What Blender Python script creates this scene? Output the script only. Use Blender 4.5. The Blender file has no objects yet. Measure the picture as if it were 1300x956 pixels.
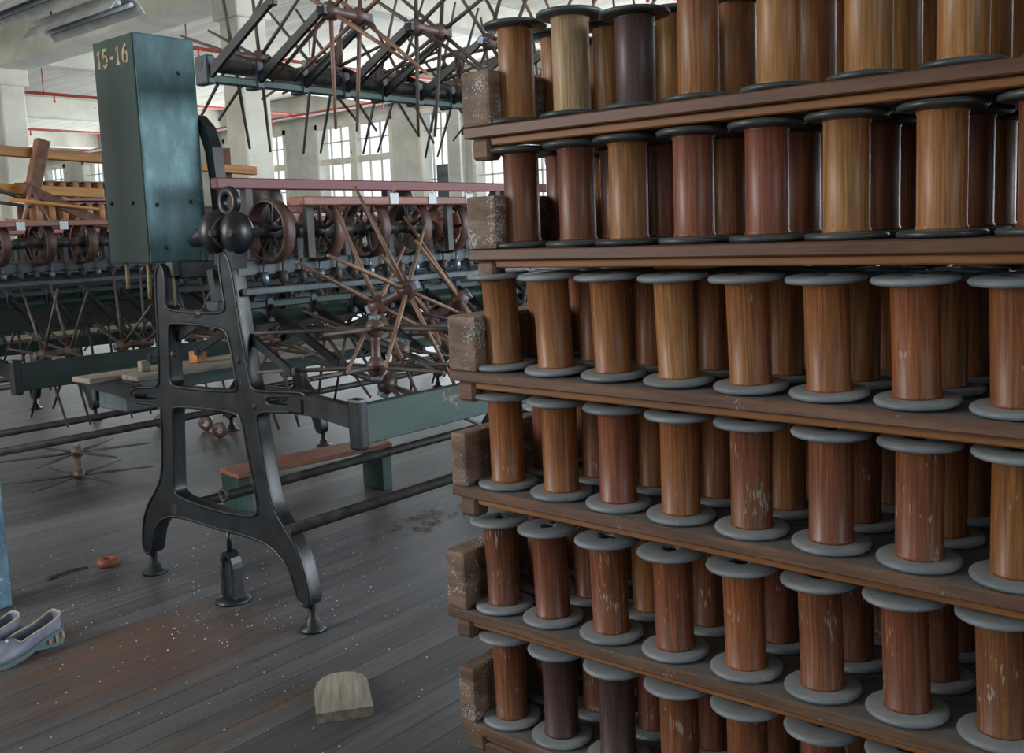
import bpy, bmesh, math, random
from mathutils import Vector, Matrix, Euler
random.seed(7)
D = bpy.data
SC = bpy.context.scene
COL = SC.collection
PI = math.pi

# ------------------------------------------------------------------ materials
def srgb(r, g, b):
    f = lambda c: (c / 255 / 12.92) if c / 255 <= .04045 else ((c / 255 + .055) / 1.055) ** 2.4
    return (f(r), f(g), f(b), 1)

def mat(name, c1, c2, rough=.6, scale=8, stretch=(1, 1, 1), metal=0, bump=.15, bump_scale=None, c3=None,
        speck=None, coat=0, per_obj=True, lo=.35, hi=.65, speck_lo=.66, speck_scale=60, vary=0.0, spec=.5,
        speck_stretch=(1, 1, 1), dust=None, dust_amt=.6):
    m = D.materials.new(name); m.use_nodes = True
    nt = m.node_tree; N = nt.nodes; L = nt.links
    b = N['Principled BSDF']
    tc = N.new('ShaderNodeTexCoord')
    src = tc.outputs['Object']
    oi = N.new('ShaderNodeObjectInfo')
    if per_obj:
        mul = N.new('ShaderNodeMath'); mul.operation = 'MULTIPLY'; mul.inputs[1].default_value = 37.0
        L.new(oi.outputs['Random'], mul.inputs[0])
        add = N.new('ShaderNodeVectorMath'); add.operation = 'ADD'
        L.new(src, add.inputs[0]); L.new(mul.outputs[0], add.inputs[1]); src = add.outputs[0]
    def noise(sc, st, det=6):
        mp = N.new('ShaderNodeMapping'); mp.inputs['Scale'].default_value = st
        L.new(src, mp.inputs['Vector'])
        n = N.new('ShaderNodeTexNoise'); n.inputs['Scale'].default_value = sc; n.inputs['Detail'].default_value = det
        n.inputs['Roughness'].default_value = .62
        L.new(mp.outputs[0], n.inputs['Vector'])
        return n
    n1 = noise(scale, stretch)
    cr = N.new('ShaderNodeValToRGB'); e = cr.color_ramp.elements
    e[0].position = lo; e[0].color = c1; e[1].position = hi; e[1].color = c2
    if c3:
        k = e.new((lo + hi) / 2); k.color = c3
    L.new(n1.outputs['Fac'], cr.inputs['Fac'])
    out = cr.outputs['Color']
    if vary:
        hs = N.new('ShaderNodeHueSaturation')
        mr = N.new('ShaderNodeMapRange'); mr.inputs['To Min'].default_value = 1 - vary; mr.inputs['To Max'].default_value = 1 + vary
        L.new(oi.outputs['Random'], mr.inputs['Value']); L.new(mr.outputs[0], hs.inputs['Value'])
        mh = N.new('ShaderNodeMapRange'); mh.inputs['To Min'].default_value = .491; mh.inputs['To Max'].default_value = .505
        m7 = N.new('ShaderNodeMath'); m7.operation = 'MULTIPLY'; m7.inputs[1].default_value = 7.31
        fr = N.new('ShaderNodeMath'); fr.operation = 'FRACT'
        L.new(oi.outputs['Random'], m7.inputs[0]); L.new(m7.outputs[0], fr.inputs[0])
        L.new(fr.outputs[0], mh.inputs['Value']); L.new(mh.outputs[0], hs.inputs['Hue'])
        L.new(out, hs.inputs['Color']); out = hs.outputs['Color']
    if speck:
        n2 = noise(speck_scale, speck_stretch, 3)
        n3 = noise(speck_scale * .07, (1, 1, 1), 2)
        mm = N.new('ShaderNodeMath'); mm.operation = 'MULTIPLY'
        L.new(n2.outputs['Fac'], mm.inputs[0]); L.new(n3.outputs['Fac'], mm.inputs[1])
        r2 = N.new('ShaderNodeMapRange'); r2.inputs['From Min'].default_value = speck_lo * .5; r2.inputs['From Max'].default_value = speck_lo * .5 + .035
        L.new(mm.outputs[0], r2.inputs['Value'])
        mx = N.new('ShaderNodeMix'); mx.data_type = 'RGBA'
        L.new(r2.outputs[0], mx.inputs['Factor']); L.new(out, mx.inputs['A']); mx.inputs['B'].default_value = speck
        out = mx.outputs['Result']
    if dust:                                       # settled dust lies on the faces that look up
        ge = N.new('ShaderNodeNewGeometry'); sx = N.new('ShaderNodeSeparateXYZ'); L.new(ge.outputs['True Normal'], sx.inputs[0])
        rz = N.new('ShaderNodeMapRange'); rz.inputs['From Min'].default_value = .75; rz.inputs['From Max'].default_value = .98; rz.inputs['To Max'].default_value = dust_amt
        L.new(sx.outputs['Z'], rz.inputs['Value'])
        nd = noise(22, (1, 1, 1), 5)
        rn = N.new('ShaderNodeMapRange'); rn.inputs['From Min'].default_value = .3; rn.inputs['From Max'].default_value = .6; rn.inputs['To Min'].default_value = .45
        L.new(nd.outputs['Fac'], rn.inputs['Value'])
        dm_ = N.new('ShaderNodeMath'); dm_.operation = 'MULTIPLY'; L.new(rz.outputs[0], dm_.inputs[0]); L.new(rn.outputs[0], dm_.inputs[1])
        md_ = N.new('ShaderNodeMix'); md_.data_type = 'RGBA'
        L.new(dm_.outputs[0], md_.inputs['Factor']); L.new(out, md_.inputs['A']); md_.inputs['B'].default_value = dust
        out = md_.outputs['Result']
    L.new(out, b.inputs['Base Color'])
    b.inputs['Metallic'].default_value = metal
    b.inputs['Specular IOR Level'].default_value = spec
    mr = N.new('ShaderNodeMapRange'); mr.inputs['To Min'].default_value = max(.05, rough - .12); mr.inputs['To Max'].default_value = min(1, rough + .12)
    L.new(n1.outputs['Fac'], mr.inputs['Value']); L.new(mr.outputs[0], b.inputs['Roughness'])
    if coat:
        b.inputs['Coat Weight'].default_value = coat; b.inputs['Coat Roughness'].default_value = .22
    if bump:
        bp = N.new('ShaderNodeBump'); bp.inputs['Strength'].default_value = bump; bp.inputs['Distance'].default_value = .004
        nb = noise(bump_scale, stretch) if bump_scale else n1
        L.new(nb.outputs['Fac'], bp.inputs['Height']); L.new(bp.outputs[0], b.inputs['Normal'])
    return m

GR = (20, 20, .7)
SCR = dict(speck=srgb(156, 146, 134), speck_scale=330, speck_stretch=(1, 1, .14))
BARREL = {
 'golden brown': mat('barrel_golden', srgb(116, 76, 42), srgb(176, 128, 80), 0.46, 14, GR, lo=.33, hi=.67, c3=srgb(148, 100, 56), vary=.14, coat=.12, bump=.1),
 'reddish brown': mat('barrel_reddish', srgb(92, 52, 36), srgb(142, 88, 62), 0.44, 14, GR, lo=.33, hi=.67, c3=srgb(116, 68, 46), vary=.16, coat=.16, bump=.1),
 'orange brown': mat('barrel_orange', srgb(104, 62, 32), srgb(160, 106, 60), 0.48, 14, GR, lo=.33, hi=.67, c3=srgb(132, 82, 44), vary=.15, coat=.1, bump=.12, speck_lo=.8, **SCR),
 'scuffed brown': mat('barrel_scuffed', srgb(86, 50, 30), srgb(142, 90, 54), 0.54, 14, GR, lo=.33, hi=.67, c3=srgb(112, 66, 40), vary=.14, coat=.08, bump=.14, speck_lo=.7, **SCR),
 'pale': mat('barrel_pale', srgb(132, 106, 76), srgb(190, 166, 132), 0.51, 14, GR, lo=.33, hi=.67, c3=srgb(164, 136, 102), coat=.08, bump=.1),
 'dark plum': mat('barrel_plum', srgb(52, 36, 36), srgb(86, 60, 58), 0.48, 14, GR, lo=.33, hi=.67, c3=srgb(68, 48, 48), coat=.12, bump=.1),
}
M = dict(
 flange=mat('flange_fibre', srgb(104, 112, 120), srgb(136, 144, 152), .5, 9, bump=.1, bump_scale=120, vary=.12, speck=srgb(168, 166, 158), speck_lo=.8, speck_scale=200, dust=srgb(150, 154, 158), dust_amt=.75),
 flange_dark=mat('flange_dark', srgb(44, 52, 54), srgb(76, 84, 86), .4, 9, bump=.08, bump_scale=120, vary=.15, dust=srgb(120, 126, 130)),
 slot=mat('slot_dark', srgb(20, 18, 16), srgb(34, 30, 26), .8),
 tray=mat('tray_wood', srgb(76, 56, 44), srgb(118, 92, 72), .62, 9, (6, .6, 6), c3=srgb(96, 72, 56), bump=.25, speck=srgb(130, 122, 114), speck_lo=.76, speck_scale=200, vary=.12, dust=srgb(118, 120, 122), dust_amt=.85),
 tray_red=mat('tray_red_wood', srgb(76, 48, 33), srgb(112, 76, 54), .5, 9, (6, .6, 6), bump=.2, vary=.1),
 slat=mat('slat_wood', srgb(104, 64, 30), srgb(152, 98, 48), .55, 9, (6, .6, 6), bump=.2),
 endgrain=mat('worn_end_wood', srgb(84, 64, 54), srgb(140, 116, 100), .7, 12, (1, 1, 3), bump=.4, speck=srgb(170, 168, 166), speck_lo=.62, speck_scale=260),
 black=mat('black_enamel', srgb(13, 16, 20), srgb(28, 33, 39), .36, 14, bump=.06, speck=srgb(120, 112, 104), speck_lo=.85, speck_scale=110),
 iron=mat('dark_iron', srgb(36, 36, 38), srgb(70, 68, 66), .5, 18, metal=.35, bump=.12),
 teal=mat('teal_enamel', srgb(44, 82, 88), srgb(118, 160, 166), .5, 9, (1, 1, .5), c3=srgb(72, 114, 120), bump=.07, bump_scale=24, speck=srgb(140, 156, 156), speck_lo=.8, speck_scale=40, per_obj=False),
 darkgreen=mat('dark_green_panel', srgb(26, 47, 43), srgb(40, 64, 58), .5, 7, (1, 1, .5), bump=.07, bump_scale=24, speck=srgb(110, 130, 124), speck_lo=.84, speck_scale=60, per_obj=False, spec=.3),  # darker green for the gear box end, its shade put into the colour
 green=mat('green_paint', srgb(22, 46, 42), srgb(40, 70, 62), .48, 6, (.5, 1, 2), bump=.1, speck=srgb(118, 96, 76), speck_lo=.8),
 wheelwood=mat('wheel_wood', srgb(58, 42, 37), srgb(100, 68, 60), .5, 12, bump=.15, vary=.2),
 bluedark=mat('dark_blue_enamel', srgb(36, 44, 54), srgb(62, 72, 84), .42, 12, bump=.08),
 bluegrey=mat('bluegrey_paint', srgb(54, 64, 70), srgb(90, 100, 106), .5, 9, bump=.1, speck=srgb(110, 90, 74), speck_lo=.74),
 paintnum=mat('number_paint', srgb(134, 104, 70), srgb(188, 172, 134), .7, 26, lo=.42, hi=.6, per_obj=False),
 redwood=mat('red_wood', srgb(104, 62, 50), srgb(152, 100, 84), .5, 9, (.8, 6, 6), bump=.15, vary=.12),
 redpaint=mat('red_rail_paint', srgb(88, 34, 38), srgb(122, 56, 58), .5, 9, (.6, 5, 5), bump=.12),
 clay=mat('orange_wood', srgb(150, 94, 38), srgb(198, 138, 68), .5, 8, (.5, 6, 6), bump=.12),
 brownwood=mat('brown_wood', srgb(74, 46, 32), srgb(124, 84, 62), .65, 10, (3, 3, 3), bump=.3, vary=.15),
 greywood=mat('grey_wood', srgb(112, 106, 98), srgb(156, 148, 136), .75, 9, (.5, 6, 6), bump=.25),
 spoke=mat('spoke_wood', srgb(52, 46, 43), srgb(92, 82, 76), .55, 10, (6, 6, .8), bump=.12, vary=.25),
 spoke_warm=mat('spoke_warm_wood', srgb(92, 68, 54), srgb(150, 116, 94), .5, 10, (6, 6, .8), bump=.12, vary=.2),
 hub=mat('hub_wood', srgb(70, 50, 44), srgb(116, 90, 80), .42, 9, bump=.12, vary=.15),
 bolt=mat('blue_steel', srgb(84, 98, 112), srgb(136, 150, 164), .35, 20, metal=.6, bump=.05),
 paper=mat('paper', srgb(196, 204, 212), srgb(222, 226, 230), .8, 9, bump=0),
 white=mat('white_paint', srgb(188, 186, 172), srgb(222, 220, 206), .8, 1.4, c3=srgb(208, 206, 192), bump=.2, bump_scale=9, per_obj=False, speck=srgb(150, 138, 118), speck_lo=.78, speck_scale=9),
 wallm=mat('wall_paint', srgb(166, 168, 158), srgb(206, 206, 196), .85, 1.2, bump=.3, bump_scale=10, per_obj=False),
 redpipe=mat('red_pipe', srgb(150, 50, 42), srgb(182, 76, 62), .5, 8, bump=.05),
 metalgrey=mat('grey_metal', srgb(160, 164, 164), srgb(196, 200, 200), .45, 6, metal=.2, bump=.05),
 bluepost=mat('blue_paint', srgb(78, 110, 132), srgb(118, 150, 170), .6, 16, bump=.2, speck=srgb(196, 206, 212), speck_lo=.62, speck_scale=70),
 leather=mat('slate_leather', srgb(92, 96, 112), srgb(130, 134, 150), .45, 14, bump=.12),
 lining=mat('dark_lining', srgb(48, 42, 46), srgb(76, 68, 72), .8, 20, bump=.1),
 piping=mat('cream_piping', srgb(158, 146, 122), srgb(186, 174, 150), .6, 20, bump=.05),
 sole=mat('green_grey_sole', srgb(74, 96, 96), srgb(104, 126, 124), .6, 20, bump=.1),
 worn=mat('worn_orange', srgb(176, 118, 70), srgb(206, 150, 98), .7, 20, bump=.1),
 redrubber=mat('red_ring', srgb(104, 52, 40), srgb(140, 76, 58), .6, 20, bump=.1),
 flake=mat('flake_white', srgb(186, 190, 192), srgb(214, 216, 216), .8, 9, bump=0),
 string=mat('pale_string', srgb(168, 142, 100), srgb(196, 172, 128), .7, 20, bump=0),
)

def plank_mat(name, cols, along, width, rough, scale, gap_dark, speckle=None, rust=None, wear=None):
    m = D.materials.new(name); m.use_nodes = True
    nt = m.node_tree; N = nt.nodes; L = nt.links; b = N['Principled BSDF']
    tc = N.new('ShaderNodeTexCoord')
    mp = N.new('ShaderNodeMapping')
    if along == 'Y':
        mp.inputs['Rotation'].default_value = (0, 0, PI / 2)
    L.new(tc.outputs['Object'], mp.inputs['Vector'])
    br = N.new('ShaderNodeTexBrick')
    br.inputs['Scale'].default_value = 1; br.inputs['Brick Width'].default_value = 3.4; br.inputs['Row Height'].default_value = width
    br.inputs['Mortar Size'].default_value = .003; br.inputs['Mortar Smooth'].default_value = .3; br.offset = .37; br.offset_frequency = 2
    br.inputs['Color1'].default_value = (.2, .2, .2, 1); br.inputs['Color2'].default_value = (.8, .8, .8, 1); br.inputs['Mortar'].default_value = (0, 0, 0, 1)
    L.new(mp.outputs[0], br.inputs['Vector'])
    m2 = N.new('ShaderNodeMapping'); m2.inputs['Scale'].default_value = (.5, 7, 1)
    L.new(mp.outputs[0], m2.inputs['Vector'])
    n = N.new('ShaderNodeTexNoise'); n.inputs['Scale'].default_value = scale; n.inputs['Detail'].default_value = 8; n.inputs['Roughness'].default_value = .65
    L.new(m2.outputs[0], n.inputs['Vector'])
    mixf = N.new('ShaderNodeMix'); mixf.data_type = 'FLOAT'; mixf.inputs['Factor'].default_value = .35
    L.new(n.outputs['Fac'], mixf.inputs['A']); L.new(br.outputs['Color'], mixf.inputs['B'])
    cr = N.new('ShaderNodeValToRGB'); e = cr.color_ramp.elements
    e[0].position = .3; e[0].color = cols[0]; e[1].position = .7; e[1].color = cols[2]
    k = e.new(.5); k.color = cols[1]
    L.new(mixf.outputs['Result'], cr.inputs['Fac'])
    out = cr.outputs['Color']
    def patch(color, sc, lo, hi, st=(1, 1, 1), det=4):
        nonlocal out
        mpp = N.new('ShaderNodeMapping'); mpp.inputs['Scale'].default_value = st; L.new(mp.outputs[0], mpp.inputs['Vector'])
        nn = N.new('ShaderNodeTexNoise'); nn.inputs['Scale'].default_value = sc; nn.inputs['Detail'].default_value = det
        L.new(mpp.outputs[0], nn.inputs['Vector'])
        r = N.new('ShaderNodeMapRange'); r.inputs['From Min'].default_value = lo; r.inputs['From Max'].default_value = hi
        L.new(nn.outputs['Fac'], r.inputs['Value'])
        mx = N.new('ShaderNodeMix'); mx.data_type = 'RGBA'
        L.new(r.outputs[0], mx.inputs['Factor']); L.new(out, mx.inputs['A']); mx.inputs['B'].default_value = color
        out = mx.outputs['Result']
    if wear: patch(wear, .9, .5, .72, (.6, 1.6, 1), 6)
    if rust: patch(rust, 1.5, .6, .74, (.5, 2, 1), 6)
    if speckle: patch(speckle, 46, .735, .75)
    if rust:
        sp = N.new('ShaderNodeMapping'); sp.vector_type = 'POINT'; sp.inputs['Location'].default_value = (-1.25 * 1.4, -2.42 * 2.6, 0); sp.inputs['Scale'].default_value = (1.4, 2.6, 0)
        L.new(tc.outputs['Object'], sp.inputs['Vector'])
        wn = N.new('ShaderNodeVectorMath'); wn.operation = 'LENGTH'; L.new(sp.outputs[0], wn.inputs[0])
        sn = N.new('ShaderNodeTexNoise'); sn.inputs['Scale'].default_value = 2.4; sn.inputs['Detail'].default_value = 7; L.new(m2.outputs[0], sn.inputs['Vector'])
        sa = N.new('ShaderNodeMath'); sa.operation = 'MULTIPLY_ADD'; sa.inputs[1].default_value = 2.2; L.new(sn.outputs['Fac'], sa.inputs[0]); L.new(wn.outputs['Value'], sa.inputs[2])
        sr = N.new('ShaderNodeMapRange'); sr.inputs['From Min'].default_value = 1.9; sr.inputs['From Max'].default_value = 1.2; sr.inputs['To Max'].default_value = .85
        L.new(sa.outputs[0], sr.inputs['Value'])
        ms = N.new('ShaderNodeMix'); ms.data_type = 'RGBA'
        L.new(sr.outputs[0], ms.inputs['Factor']); L.new(out, ms.inputs['A']); ms.inputs['B'].default_value = srgb(92, 66, 50)
        out = ms.outputs['Result']
    mg = N.new('ShaderNodeMix'); mg.data_type = 'RGBA'
    dn_ = N.new('ShaderNodeTexNoise'); dn_.inputs['Scale'].default_value = 1.1; dn_.inputs['Detail'].default_value = 5
    L.new(mp.outputs[0], dn_.inputs['Vector'])
    dr_ = N.new('ShaderNodeMapRange'); dr_.inputs['From Min'].default_value = .4; dr_.inputs['From Max'].default_value = .66; dr_.inputs['To Min'].default_value = .12; dr_.inputs['To Max'].default_value = .9
    L.new(dn_.outputs['Fac'], dr_.inputs['Value'])
    fm_ = N.new('ShaderNodeMath'); fm_.operation = 'MULTIPLY'
    L.new(br.outputs['Fac'], fm_.inputs[0]); L.new(dr_.outputs[0], fm_.inputs[1])
    L.new(fm_.outputs[0], mg.inputs['Factor']); L.new(out, mg.inputs['A']); mg.inputs['B'].default_value = gap_dark
    L.new(mg.outputs['Result'], b.inputs['Base Color'])
    b.inputs['Roughness'].default_value = rough
    bp = N.new('ShaderNodeBump'); bp.inputs['Strength'].default_value = .3; bp.inputs['Distance'].default_value = .004
    sb = N.new('ShaderNodeMath'); sb.operation = 'SUBTRACT'; L.new(n.outputs['Fac'], sb.inputs[0]); L.new(fm_.outputs[0], sb.inputs[1])
    L.new(sb.outputs[0], bp.inputs['Height']); L.new(bp.outputs[0], b.inputs['Normal'])
    return m

M['floor'] = plank_mat('floor_planks', (srgb(64, 64, 67), srgb(82, 82, 85), srgb(103, 103, 106)), 'X', .085, .5, 4, srgb(44, 43, 44),
                       speckle=srgb(160, 156, 150), rust=srgb(104, 78, 60), wear=srgb(108, 109, 112))
M['ceil'] = plank_mat('ceiling_boards', (srgb(176, 172, 158), srgb(204, 200, 186), srgb(218, 214, 200)), 'Y', .1, .8, 3, srgb(126, 120, 106))

gl = D.materials.new('window_glass'); gl.use_nodes = True
nt = gl.node_tree; nt.nodes.clear()
o_ = nt.nodes.new('ShaderNodeOutputMaterial'); mx_ = nt.nodes.new('ShaderNodeMixShader'); t_ = nt.nodes.new('ShaderNodeBsdfTransparent'); g_ = nt.nodes.new('ShaderNodeBsdfGlossy')
g_.inputs['Roughness'].default_value = .05; mx_.inputs[0].default_value = .06
t_.inputs['Color'].default_value = (.96, .97, .98, 1)
nt.links.new(t_.outputs[0], mx_.inputs[1]); nt.links.new(g_.outputs[0], mx_.inputs[2]); nt.links.new(mx_.outputs[0], o_.inputs[0])
M['glass'] = gl

# ------------------------------------------------------------------ mesh kit
class MB:
    def __init__(s): s.bm = bmesh.new()
    def box(s, lo, hi, bev=0.0, mtx=None, seg=1):
        lo = Vector(lo); hi = Vector(hi); c = (lo + hi) / 2; d = hi - lo
        r = bmesh.ops.create_cube(s.bm, size=1)
        vs = r['verts']
        for v in vs: v.co = Vector((v.co.x * d.x, v.co.y * d.y, v.co.z * d.z)) + c
        if bev:
            es = list({e for v in vs for e in v.link_edges})
            rr = bmesh.ops.bevel(s.bm, geom=es, offset=min(bev, min(d) * .45), segments=seg, affect='EDGES', profile=.6)
            vs = list({v for f in rr['faces'] for v in f.verts} | {v for v in vs if v.is_valid})
        if mtx is not None:
            for v in vs: v.co = mtx @ v.co
        return s
    def tube(s, pts, r, n=10, caps=True, rs=None):
        pts = [Vector(p) for p in pts]; rings = []
        up = None
        for i, p in enumerate(pts):
            t = (pts[min(i + 1, len(pts) - 1)] - pts[max(i - 1, 0)]).normalized()
            if up is None:
                up = Vector((0, 0, 1)) if abs(t.z) < .9 else Vector((1, 0, 0))
            a = t.cross(up).normalized(); b = a.cross(t).normalized(); up = b
            rad = rs[i] if rs else r
            rings.append([s.bm.verts.new(p + (a * math.cos(2 * PI * k / n) + b * math.sin(2 * PI * k / n)) * rad) for k in range(n)])
        for i in range(len(rings) - 1):
            for k in range(n):
                f = s.bm.faces.new((rings[i][k], rings[i][(k + 1) % n], rings[i + 1][(k + 1) % n], rings[i + 1][k])); f.smooth = True
        if caps:
            s.bm.faces.new(rings[0][::-1]); s.bm.faces.new(rings[-1])
        return s
    def lathe(s, prof, axis='Z', loc=(0, 0, 0), n=24, smooth=True):
        """prof: (radius, height) list; radius 0 ends close the shape"""
        loc = Vector(loc); rings = []
        def P(r, h, a):
            c, q = r * math.cos(a), r * math.sin(a)
            return loc + (Vector((c, q, h)) if axis == 'Z' else Vector((h, c, q)) if axis == 'X' else Vector((q, h, c)))
        for r, h in prof:
            if r <= 1e-6: rings.append([s.bm.verts.new(P(0, h, 0))])
            else: rings.append([s.bm.verts.new(P(r, h, 2 * PI * k / n)) for k in range(n)])
        for A, B in zip(rings, rings[1:]):
            for k in range(n):
                k2 = (k + 1) % n
                if len(A) == 1 and len(B) == 1: continue
                if len(A) == 1: q = (A[0], B[k2], B[k])
                elif len(B) == 1: q = (A[k], A[k2], B[0])
                else: q = (A[k], A[k2], B[k2], B[k])
                f = s.bm.faces.new(q); f.smooth = smooth
        return s
    def strip(s, pts, ws, x0, x1, axis='X'):
        """ribbon through 2-D points (y,z) with widths, extruded along x from x0 to x1"""
        pts = [Vector(p) for p in pts]
        if not isinstance(ws, (list, tuple)): ws = [ws] * len(pts)
        Ls, Rs = [], []
        for i, p in enumerate(pts):
            if i == 0: d = pts[1] - p
            elif i == len(pts) - 1: d = p - pts[i - 1]
            else: d = (pts[i + 1] - p).normalized() + (p - pts[i - 1]).normalized()
            d.normalize(); nrm = Vector((-d.y, d.x))
            Ls.append(p + nrm * ws[i] / 2); Rs.append(p - nrm * ws[i] / 2)
        def V(q, x):
            return s.bm.verts.new((x, q.x, q.y) if axis == 'X' else (q.x, x, q.y) if axis == 'Y' else (q.x, q.y, x))
        a = [V(q, x0) for q in Ls]; b = [V(q, x0) for q in Rs]; c = [V(q, x1) for q in Ls]; d = [V(q, x1) for q in Rs]
        F = s.bm.faces.new
        for i in range(len(pts) - 1):
            F((a[i], a[i + 1], b[i + 1], b[i])); F((c[i], d[i], d[i + 1], c[i + 1]))
            F((a[i], c[i], c[i + 1], a[i + 1])); F((b[i], b[i + 1], d[i + 1], d[i]))
        F((a[0], b[0], d[0], c[0])); F((a[-1], c[-1], d[-1], b[-1]))
        return s
    def torus(s, loc, R, r, axis='X', n=28, m=10):
        loc = Vector(loc); g = []
        for i in range(n):
            A = 2 * PI * i / n; row = []
            for k in range(m):
                B = 2 * PI * k / m; q = R + r * math.cos(B); h = r * math.sin(B)
                c, t = q * math.cos(A), q * math.sin(A)
                row.append(s.bm.verts.new(loc + (Vector((h, c, t)) if axis == 'X' else Vector((c, h, t)) if axis == 'Y' else Vector((c, t, h)))))
            g.append(row)
        for i in range(n):
            for k in range(m):
                f = s.bm.faces.new((g[i][k], g[(i + 1) % n][k], g[(i + 1) % n][(k + 1) % m], g[i][(k + 1) % m])); f.smooth = True
        return s
    def ball(s, loc, rad, n=16, m=10):
        r = bmesh.ops.create_uvsphere(s.bm, u_segments=n, v_segments=m, radius=1)
        rad = Vector(rad) if not isinstance(rad, (int, float)) else Vector((rad,) * 3)
        for v in r['verts']:
            v.co = Vector(loc) + Vector((v.co.x * rad.x, v.co.y * rad.y, v.co.z * rad.z))
            for f in v.link_faces: f.smooth = True
        return s
    def mesh(s, name, m):
        bmesh.ops.recalc_face_normals(s.bm, faces=s.bm.faces)
        me = D.meshes.new(name); s.bm.to_mesh(me); s.bm.free()
        me.materials.append(m)
        return me

def link(name, me, parent=None, loc=(0, 0, 0), rot=(0, 0, 0)):
    o = D.objects.new(name, me); COL.objects.link(o)
    o.location = loc; o.rotation_euler = rot
    if parent: o.parent = parent
    return o
def part(name, mb, m, parent, loc=(0, 0, 0), rot=(0, 0, 0)):
    return link(name, mb.mesh(name, M[m] if isinstance(m, str) else m), parent, loc, rot)
def tag(o, label, cat, group=None, kind=None):
    o['label'] = label; o['category'] = cat
    if group: o['group'] = group
    if kind: o['kind'] = kind
    return o
def thing(name, label, cat, loc=(0, 0, 0), rot=(0, 0, 0), group=None):
    return tag(link(name, None, None, loc, rot), label, cat, group)
def struct(name, mb, m, parent=None, loc=(0, 0, 0)):
    o = part(name, mb, m, parent, loc)
    if not parent: o['kind'] = 'structure'
    return o
def dup(root, label=None, matrix=None, group=None):
    r = root.copy(); COL.objects.link(r)
    if matrix is not None: r.matrix_world = matrix
    if label: r['label'] = label
    if group: r['group'] = group
    for ch in root.children:
        c = ch.copy(); COL.objects.link(c); c.parent = r
        for g in ch.children:
            d = g.copy(); COL.objects.link(d); d.parent = c
    return r
ORD = ['first', 'second', 'third', 'fourth', 'fifth', 'sixth', 'seventh', 'eighth', 'ninth', 'tenth', 'eleventh', 'twelfth', 'thirteenth', 'fourteenth', 'fifteenth', 'sixteenth']

# ------------------------------------------------------------------ the room
CZ = 3.75
XW, XB, YR, YL = 12.0, -2.8, -5.0, 31.0
struct('floor', MB().box((XB, YR, -.06), (XW + .2, YL, 0)), 'floor')
struct('ceiling', MB().box((XB, YR, CZ), (XW + .2, YL, CZ + .08)), 'ceil')

def wall_openings(mb, fixed, axis, a0, a1, wins, z0, z1, th):
    """wall with rectangular openings; axis is the run direction"""
    def bx(p, q, zl, zh):
        if q - p < 1e-4: return
        if axis == 'Y': mb.box((fixed, p, zl), (fixed + th, q, zh))
        else: mb.box((p, fixed, zl), (q, fixed + th, zh))
    cur = a0
    for w0, w1 in wins:
        bx(cur, w0, 0, CZ); bx(w0, w1, 0, z0); bx(w0, w1, z1, CZ); cur = w1
    bx(cur, a1, 0, CZ)
    return mb

WZ0, WZ1 = 1.05, 3.2
endw = [(-3.2 + 2.95 * k, -1.2 + 2.95 * k) for k in range(5)][:4] + [(8.65, 10.65), (11.12, 11.85)] + [(12.5 + 2.95 * k, 14.55 + 2.95 * k) for k in range(6)]
struct('wall_end', wall_openings(MB(), XW, 'Y', YR, YL, endw, WZ0, WZ1, .3), 'wallm')
backw = [(3.5, 5.9)] + [(9.85 + 2.95 * k, 12.25 + 2.95 * k) for k in range(6)]  # unseen back windows; the first is placed for the light on the bobbins
struct('wall_back', wall_openings(MB(), XB - .3, 'Y', YR, YL, backw, .9, 3.3, .3), 'wallm')
sidew = [(-1.2, 1.2)] + [(3.0 + 2.95 * k, 5.4 + 2.95 * k) for k in range(3)]
struct('wall_side', wall_openings(MB(), YR - .3, 'X', XB - .3, XW + .3, sidew, .9, 3.3, .3), 'wallm')
struct('wall_far', MB().box((XB - .3, YL, 0), (XW + .3, YL + .3, CZ)), 'wallm')

def window(idx, w0, w1):
    mb = MB()
    x0, x1 = XW + .02, XW + .12
    zt = 2.5; ym = (w0 + w1) / 2
    mb.box((XW - .02, w0, WZ0), (x1 + .02, w0 + .07, WZ1)); mb.box((XW - .02, w1 - .07, WZ0), (x1 + .02, w1, WZ1))
    mb.box((XW - .02, w0, WZ1 - .09), (x1 + .02, w1, WZ1)); mb.box((XW - .06, w0 - .06, WZ0 - .05), (x1 + .02, w1 + .06, WZ0 + .04))
    if w1 - w0 > 1: mb.box((x0 - .03, ym - .085, WZ0), (x1 + .01, ym + .085, WZ1 - .05)); mb.box((x0, w0 + .05, zt - .055), (x1, w1 - .05, zt + .055))
    f = part('window_%d' % idx, mb, 'white', None); f['kind'] = 'structure'
    g = MB()
    for a, b in ((w0 + .07, ym - .085), (ym + .085, w1 - .07)) if w1 - w0 > 1 else ((w0 + .07, w1 - .07),):
        for k in (1, 2): g.box((x0 + .03, a + (b - a) * k / 3 - .012, WZ0), (x0 + .06, a + (b - a) * k / 3 + .012, WZ1 - .09))
        for z in (1.5, 2.02, 2.85): g.box((x0 + .03, a, z - .012), (x0 + .06, b, z + .012))
    if w1 - w0 < 1: part('boarded_panel', MB().box((XW - .01, w0 + .02, WZ0), (XW + .03, w0 + .34, 2.25)), 'bluegrey', f)
    part('glazing_bar', g, 'white', f)
    part('pane', MB().box((x0 + .04, w0 + .07, WZ0 + .04), (x0 + .046, w1 - .07, WZ1 - .09)), 'glass', f)
for i, (a, b) in enumerate(endw): window(i + 1, a, b)

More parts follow.
